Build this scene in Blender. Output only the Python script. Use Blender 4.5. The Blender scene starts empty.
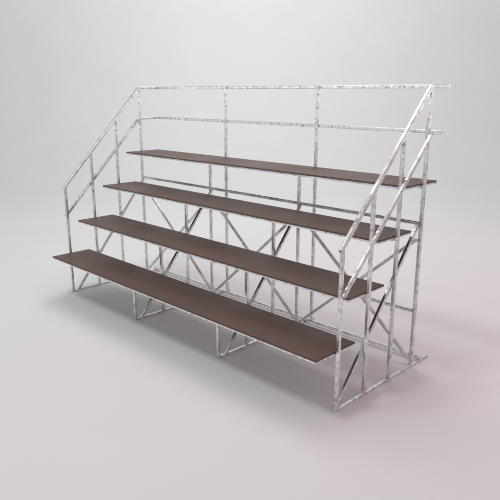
import bpy, bmesh, math, random
from mathutils import Vector, Matrix

R = math.radians
scene = bpy.context.scene
S = 0.5                                   # survey units to metres

# ---------------------------------------------------------------- camera
cam_d = bpy.data.cameras.new("camera")
cam = bpy.data.objects.new("camera", cam_d)
scene.collection.objects.link(cam)
CAM = Vector((12.271, -6.401, 4.548)) * S
cam.location = CAM
cam.rotation_euler = (R(90) - 0.262, 0, 0.785)
cam_d.sensor_width = 36
cam_d.lens = 591.08 / 500 * 36
cam_d.clip_end = 200
scene.camera = cam

# ---------------------------------------------------------------- world and lamps
world = bpy.data.worlds.new("World")
scene.world = world
world.use_nodes = True
wbg = world.node_tree.nodes["Background"]
_nt = world.node_tree
_tc = _nt.nodes.new("ShaderNodeTexCoord")
_sx = _nt.nodes.new("ShaderNodeSeparateXYZ")
_cr = _nt.nodes.new("ShaderNodeValToRGB")
_nt.links.new(_tc.outputs["Generated"], _sx.inputs[0])
_nt.links.new(_sx.outputs["Z"], _cr.inputs[0])
_cr.color_ramp.elements[0].position = 0.0
_cr.color_ramp.elements[0].color = (1.35, 1.35, 1.35, 1)
_cr.color_ramp.elements[1].position = 0.30
_cr.color_ramp.elements[1].color = (0.72, 0.72, 0.72, 1)
_e = _cr.color_ramp.elements.new(0.62)
_e.color = (0.36, 0.36, 0.36, 1)
_nt.links.new(_cr.outputs[0], wbg.inputs[0])
wbg.inputs[1].default_value = 0.85

FW = Vector((-math.sin(0.785), math.cos(0.785), 0))     # viewing direction on the ground
RT = Vector((math.cos(0.785), math.sin(0.785), 0))
MID = Vector((1.9, 0.65, 1.0))

def area(name, loc, target, size, power, color, size_y=None):
    l = bpy.data.lights.new(name, 'AREA')
    l.shape = 'RECTANGLE'
    l.size = size
    l.size_y = size_y or size
    l.energy = power
    l.color = color
    o = bpy.data.objects.new(name, l)
    scene.collection.objects.link(o)
    o.location = loc
    o.rotation_euler = (Vector(target) - Vector(loc)).to_track_quat('-Z', 'Y').to_euler()
    return o

POW = dict(key=146, top=52, back=172, pink=68, wall=410)
area("key_light", MID + Vector((-0.3, -3.8, 6.5)), MID, 1.5, POW['key'], (1, 0.985, 0.96))
area("overhead_light", MID + Vector((0.2, 0.0, 8.0)), MID, 6.0, POW['top'], (1, 1, 1))
area("rear_overhead_light", MID + FW * 3.2 + RT * 0.3 + Vector((0, 0, 7.0)), MID + FW * 0.8, 4.5, POW['back'], (1, 1, 1))
area("pink_fill_light", MID + RT * 5.0 - FW * 1.9 + Vector((0, 0, 4.5)), MID + RT * 4.1 - FW * 1.9 + Vector((0, 0, -1)), 7.0, POW['pink'], (1, 0.22, 0.48))
area("backdrop_light", CAM + FW * 12 + Vector((0, 0, 8.5)), CAM + FW * 20 + Vector((0, 0, 3.0)), 3.0, POW['wall'], (1, 1, 1))

scene.render.engine = 'CYCLES'
scene.view_settings.view_transform = 'Standard'
scene.view_settings.look = 'None'
scene.view_settings.exposure = 0.0
scene.view_settings.gamma = 1.0

# ---------------------------------------------------------------- materials
def new_mat(name):
    m = bpy.data.materials.new(name)
    m.use_nodes = True
    nt = m.node_tree
    b = nt.nodes["Principled BSDF"]
    return m, nt, b

def ramp(nt, fac, stops):
    n = nt.nodes.new("ShaderNodeValToRGB")
    cr = n.color_ramp
    while len(cr.elements) > len(stops):
        cr.elements.remove(cr.elements[-1])
    while len(cr.elements) < len(stops):
        cr.elements.new(0.5)
    for e, (p, c) in zip(cr.elements, stops):
        e.position = p
        e.color = (c, c, c, 1) if not isinstance(c, tuple) else (*c, 1)
    nt.links.new(fac, n.inputs[0])
    return n.outputs[0]

def noise(nt, vec, scale, detail=4, rough=0.55, dist=0.0):
    n = nt.nodes.new("ShaderNodeTexNoise")
    n.inputs["Scale"].default_value = scale
    n.inputs["Detail"].default_value = detail
    n.inputs["Roughness"].default_value = rough
    n.inputs["Distortion"].default_value = dist
    nt.links.new(vec, n.inputs["Vector"])
    return n.outputs[0]

def coords(nt):
    g = nt.nodes.new("ShaderNodeNewGeometry")
    return g.outputs["Position"]

def metal():
    m, nt, b = new_mat("galvanised_steel")
    p = coords(nt)
    n1 = noise(nt, p, 26, 5, 0.6, 0.6)
    n2 = noise(nt, p, 7, 3, 0.5)
    n3 = noise(nt, p, 90, 3, 0.6)
    mc = nt.nodes.new("ShaderNodeMix"); mc.data_type = 'RGBA'; mc.blend_type = 'MULTIPLY'
    mc.inputs[0].default_value = 1.0
    nt.links.new(ramp(nt, n1, [(0.34, (0.46, 0.455, 0.45)), (0.44, (0.74, 0.735, 0.73)), (0.54, (0.86, 0.86, 0.86)), (0.64, (0.98, 0.98, 0.98))]), mc.inputs[6])
    oi = nt.nodes.new("ShaderNodeObjectInfo")                 # every bar weathers a little differently
    pv = ramp(nt, oi.outputs["Random"], [(0.0, 0.93), (1.0, 1.0)])
    pt = ramp(nt, n2, [(0.36, 0.90), (0.60, 1.0)])
    mm = nt.nodes.new("ShaderNodeMath"); mm.operation = 'MULTIPLY'
    nt.links.new(pv, mm.inputs[0]); nt.links.new(pt, mm.inputs[1])
    nt.links.new(mm.outputs[0], mc.inputs[7])
    nt.links.new(mc.outputs[2], b.inputs["Base Color"])
    mix = nt.nodes.new("ShaderNodeMath"); mix.operation = 'ADD'
    r1 = ramp(nt, n1, [(0.35, 0.30), (0.65, 0.10)])
    r2 = ramp(nt, n2, [(0.35, 0.0), (0.7, 0.16)])
    nt.links.new(r1, mix.inputs[0]); nt.links.new(r2, mix.inputs[1])
    nt.links.new(mix.outputs[0], b.inputs["Roughness"])
    b.inputs["Metallic"].default_value = 1.0
    add = nt.nodes.new("ShaderNodeMath"); add.operation = 'MULTIPLY_ADD'
    nt.links.new(n1, add.inputs[0]); add.inputs[1].default_value = 1.0; nt.links.new(n3, add.inputs[2])
    bp = nt.nodes.new("ShaderNodeBump")
    bp.inputs["Strength"].default_value = 0.15
    bp.inputs["Distance"].default_value = 0.004
    nt.links.new(add.outputs[0], bp.inputs["Height"])
    nt.links.new(bp.outputs[0], b.inputs["Normal"])
    return m

def board():
    m, nt, b = new_mat("brown_coated_board")
    p = coords(nt)
    mp = nt.nodes.new("ShaderNodeMapping")
    mp.inputs["Scale"].default_value = (1.2, 9, 9)
    nt.links.new(p, mp.inputs["Vector"])
    grain = noise(nt, mp.outputs[0], 5, 6, 0.6, 0.8)
    blot = noise(nt, p, 2.2, 4, 0.6)
    c1 = ramp(nt, grain, [(0.3, (0.088, 0.048, 0.035)), (0.7, (0.118, 0.064, 0.047))])
    c2 = ramp(nt, blot, [(0.35, (0.90, 0.90, 0.92)), (0.65, (1.08, 1.0, 0.97))])
    mx = nt.nodes.new("ShaderNodeMix"); mx.data_type = 'RGBA'; mx.blend_type = 'MULTIPLY'
    mx.inputs[0].default_value = 1.0
    nt.links.new(c1, mx.inputs[6]); nt.links.new(c2, mx.inputs[7])
    nt.links.new(mx.outputs[2], b.inputs["Base Color"])
    nt.links.new(ramp(nt, blot, [(0.3, 0.42), (0.7, 0.56)]), b.inputs["Roughness"])
    bp = nt.nodes.new("ShaderNodeBump")
    bp.inputs["Strength"].default_value = 0.15
    bp.inputs["Distance"].default_value = 0.002
    nt.links.new(grain, bp.inputs["Height"])
    nt.links.new(bp.outputs[0], b.inputs["Normal"])
    return m

def studio():
    m, nt, b = new_mat("studio_backdrop_paint")
    p = coords(nt)
    n1 = noise(nt, p, 0.8, 4, 0.5)
    nt.links.new(ramp(nt, n1, [(0.3, (0.775, 0.775, 0.775)), (0.7, (0.795, 0.795, 0.795))]), b.inputs["Base Color"])
    b.inputs["Roughness"].default_value = 0.65
    b.inputs["Specular IOR Level"].default_value = 0.2
    return m

METAL, BOARD, STUDIO = metal(), board(), studio()

# ---------------------------------------------------------------- helpers
def tube(bm, a, b, t=0.045, roll_up=(0, 0, 1), t2=None):
    """square hollow-section bar from a to b (survey units) with softened edges"""
    a, b = Vector(a), Vector(b)
    d = (b - a).normalized()
    up = Vector(roll_up)
    if abs(d.dot(up)) > 0.99:
        up = Vector((0, 1, 0))
    s = d.cross(up).normalized()
    u = s.cross(d).normalized()
    h = t / 2; g = (t2 or t) / 2; c = t * 0.13
    prof = [(h - c, g), (h, g - c), (h, -g + c), (h - c, -g), (-h + c, -g), (-h, -g + c), (-h, g - c), (-h + c, g)]
    rings = []
    for q in (a, b):
        rings.append([bm.verts.new(q + s * x + u * y) for x, y in prof])
    n = len(prof)
    for i in range(n):
        j = (i + 1) % n
        bm.faces.new((rings[0][i], rings[0][j], rings[1][j], rings[1][i]))
    bm.faces.new(rings[0][::-1]); bm.faces.new(rings[1])

def box(bm, x0, x1, y0, y1, z0, z1, bev=0.0):
    vs = [bm.verts.new((x, y, z)) for x in (x0, x1) for y in (y0, y1) for z in (z0, z1)]
    for f in ((0, 1, 3, 2), (4, 6, 7, 5), (0, 4, 5, 1), (2, 3, 7, 6), (0, 2, 6, 4), (1, 5, 7, 3)):
        bm.faces.new([vs[i] for i in f])
    if bev:
        es = set()
        for v in vs:
            es.update(v.link_edges)
        bmesh.ops.bevel(bm, geom=list(es), offset=bev, segments=2, affect='EDGES')

def build(name, bm, mat, parent=None, scale=S, smooth=False):
    bmesh.ops.recalc_face_normals(bm, faces=bm.faces)
    me = bpy.data.meshes.new(name)
    bm.transform(Matrix.Scale(scale, 4))
    bm.to_mesh(me); bm.free()
    me.materials.append(mat)
    if smooth:
        for p in me.polygons:
            p.use_smooth = True
    o = bpy.data.objects.new(name, me)
    scene.collection.objects.link(o)
    o.parent = parent
    return o

# ---------------------------------------------------------------- setting: studio floor running into a curved backdrop
def local(u, v, z):
    q = Vector((CAM.x, CAM.y, 0)) + RT * u + FW * v
    return (q.x, q.y, z)

FLAT = 13.0; RAD = 7.0; HALF = 26.0
bm = bmesh.new()
us = [-HALF + i * HALF / 10 for i in range(21)]
vsn = [-12 + i * (FLAT + 12) / 16 for i in range(17)]
grid = [[bm.verts.new(local(u, v, 0)) for u in us] for v in vsn]
for i in range(len(vsn) - 1):
    for j in range(len(us) - 1):
        bm.faces.new((grid[i][j], grid[i][j + 1], grid[i + 1][j + 1], grid[i + 1][j]))
floor = build("floor", bm, STUDIO, scale=1, smooth=True)
floor["kind"] = "structure"; floor["label"] = "seamless pale grey studio floor, pinkish towards the right"

bm = bmesh.new()
prof = [(FLAT + RAD * math.sin(R(a)), RAD - RAD * math.cos(R(a))) for a in range(0, 91, 3)] + [(FLAT + RAD, z) for z in (9, 11, 13, 16)]
grid = [[bm.verts.new(local(u, v, z)) for u in us] for v, z in prof]
for i in range(len(prof) - 1):
    for j in range(len(us) - 1):
        bm.faces.new((grid[i][j], grid[i][j + 1], grid[i + 1][j + 1], grid[i + 1][j]))
bd = build("backdrop", bm, STUDIO, scale=1, smooth=True)
bd["kind"] = "structure"; bd["label"] = "seamless pale grey studio backdrop curving up from the floor"

# ---------------------------------------------------------------- the grandstand
W = 7.66; FX = [0.0, 2.553, 5.09, 7.66]; D = 0.70; E = 0.53; DE = 3 * D + E
SEAT_Z = [0.952 + 0.7313 * k for k in range(4)]
HALFW = 0.465
BT, FT = 0.026, 0.027                      # board and tray thickness
HF, HT, HM, TM = 2.454, 4.628, 1.789, 3.917
ZR, ZM = 2.50, 1.0
T = 0.055
GH = 0.036                                 # height of the ground rails

stand = bpy.data.objects.new("bleacher", None)
scene.collection.objects.link(stand)
stand["label"] = "four tier bleacher with brown plank seats on a galvanised steel tube frame"
stand["category"] = "bleacher"

def slope_z(y, z0, z1):
    return z0 + (z1 - z0) * y / (3 * D)

# support frames: ground rail with posts and a raking strut
for k, x in enumerate(FX):
    end = k in (0, 3)
    side = -1 if k == 3 else 1
    bm = bmesh.new()
    tube(bm, (x, T / 2 + 0.001, GH / 2), (x, DE + T / 2, GH / 2), T * 0.92, t2=GH)
    fr = build("support_frame", bm, METAL, stand)
    for i in range(4):
        y = i * D
        if end:
            top = slope_z(y, HF, HT) - (0.004 if i < 3 else T / 2 + 0.002)
            if i == 0:
                top = HF + 0.016
        else:
            top = SEAT_Z[i] - BT - FT - 0.002
        z0 = GH + 0.002 if i else 0.0
        bm = bmesh.new()
        tube(bm, (x, y, z0), (x, y, top), T)
        if i:                                                  # weld collar at the foot
            tube(bm, (x, y, z0), (x, y, z0 + 0.010), T * 1.12)
        build("post", bm, METAL, fr)
    # raking strut from the front foot to the rear rail
    bm = bmesh.new()
    xs = x + side * (T + 0.004)
    tube(bm, (xs, 0.09, 0.035), (xs, 3 * D - 0.01, ZR - T / 2 - 0.003), T)
    build("raking_strut", bm, METAL, fr)
    # seat bearers on every post
    for i in range(4):
        bm = bmesh.new()
        y = i * D
        z1 = SEAT_Z[i] - BT - FT - 0.002
        bx = x + side * (T + 0.004) if end else x + T + 0.003
        hl = 0.07 if end else HALFW * 0.55
        tube(bm, (bx, y - hl, z1 - 0.013), (bx, y + hl, z1 - 0.013), 0.024)
        build("seat_bearer", bm, METAL, fr)

# seats
for k, z in enumerate(SEAT_Z):
    x0, x1 = 0.03, W - 0.03
    y0, y1 = k * D - HALFW, k * D + HALFW
    bm = bmesh.new()
    box(bm, x0, x1, y0, y1, z - BT, z, 0.006)
    st = build("seat", bm, BOARD, stand)
    bm = bmesh.new()                         # angle-iron tray under the board: front, back and end lips
    w = 0.05
    zt = z - BT - 0.001
    box(bm, x0 + 0.003, x1 - 0.003, y0 + 0.003, y0 + w, zt - FT, zt, 0.003)
    box(bm, x0 + 0.003, x1 - 0.003, y1 - w, y1 - 0.003, zt - FT, zt, 0.003)
    for xa in (x0 + 0.003, FX[1] - w / 2, FX[2] - w / 2, x1 - 0.003 - w):
        box(bm, xa, xa + w, y0 + w + 0.002, y1 - w - 0.002, zt - FT + 0.002, zt, 0.003)
    build("seat_rim", bm, METAL, st)

# side handrails
for x, out in ((0.0, -1), (W, 1)):
    bm = bmesh.new()
    tube(bm, (x, -T * 0.75, HF - 0.012), (x, 3 * D, HT), T * 1.10)
    hr = build("side_handrail", bm, METAL, stand)
    bm = bmesh.new()
    xo = x + out * (T + 0.002)
    tube(bm, (xo, -T * 0.3, HM + 0.005), (xo, 3 * D + T * 0.3, TM), T)
    build("middle_rail", bm, METAL, hr)
    bm = bmesh.new()
    tube(bm, (x, 3 * D + T / 2, HT), (x, DE - T / 2 - 0.002, HT), T)
    build("return_rail", bm, METAL, hr)
    bm = bmesh.new()
    tube(bm, (x, 3 * D + T / 2, TM), (x, DE - T / 2 - 0.002, TM), T)
    build("return_rail", bm, METAL, hr)

# rear guardrail: top and middle rails on two uprights
bm = bmesh.new()
tube(bm, (-T / 2, DE, HT), (W + T / 2, DE, HT), T)
gr = build("rear_guardrail", bm, METAL, stand)
bm = bmesh.new()
tube(bm, (-T / 2, DE + 0.001, TM), (W + T / 2, DE + 0.001, TM), T)
build("middle_rail", bm, METAL, gr)
for x in FX[1:3]:
    bm = bmesh.new()
    tube(bm, (x, DE - T - 0.002, GH + 0.002), (x, DE - T - 0.002, HT + T * 0.3), T)
    build("upright", bm, METAL, gr)

# long rails
for nm, y, z in (("rear_tie_rail", 3 * D + 0.0, ZR), ("rear_tie_rail", 3 * D + 0.0, ZM)):
    bm = bmesh.new()
    for a, b in zip(FX[:-1], FX[1:]):
        tube(bm, (a + T / 2 + 0.001, y, z), (b - T / 2 - 0.001, y, z), T)
    build(nm, bm, METAL, stand)
bm = bmesh.new()
tube(bm, (-T / 2, 2.38, GH + T / 2 + 0.002), (W + T / 2, 2.38, GH + T / 2 + 0.002), T)
build("ground_rail", bm, METAL, stand)

# cross braces in the rear bays
for a, b in zip(FX[:-1], FX[1:]):
    m = 0.03
    yb = 3 * D + T + 0.002
    bm = bmesh.new()
    tube(bm, (a + m, yb, 2.24), (b - m, yb, 0.05), T * 0.95, (0, 1, 0))
    build("cross_brace", bm, METAL, stand)
    bm = bmesh.new()
    yb2 = 3 * D - T - 0.002
    tube(bm, (a + m, yb2, 0.05), (b - m, yb2, 2.24), T * 0.95, (0, 1, 0))
    build("cross_brace", bm, METAL, stand)
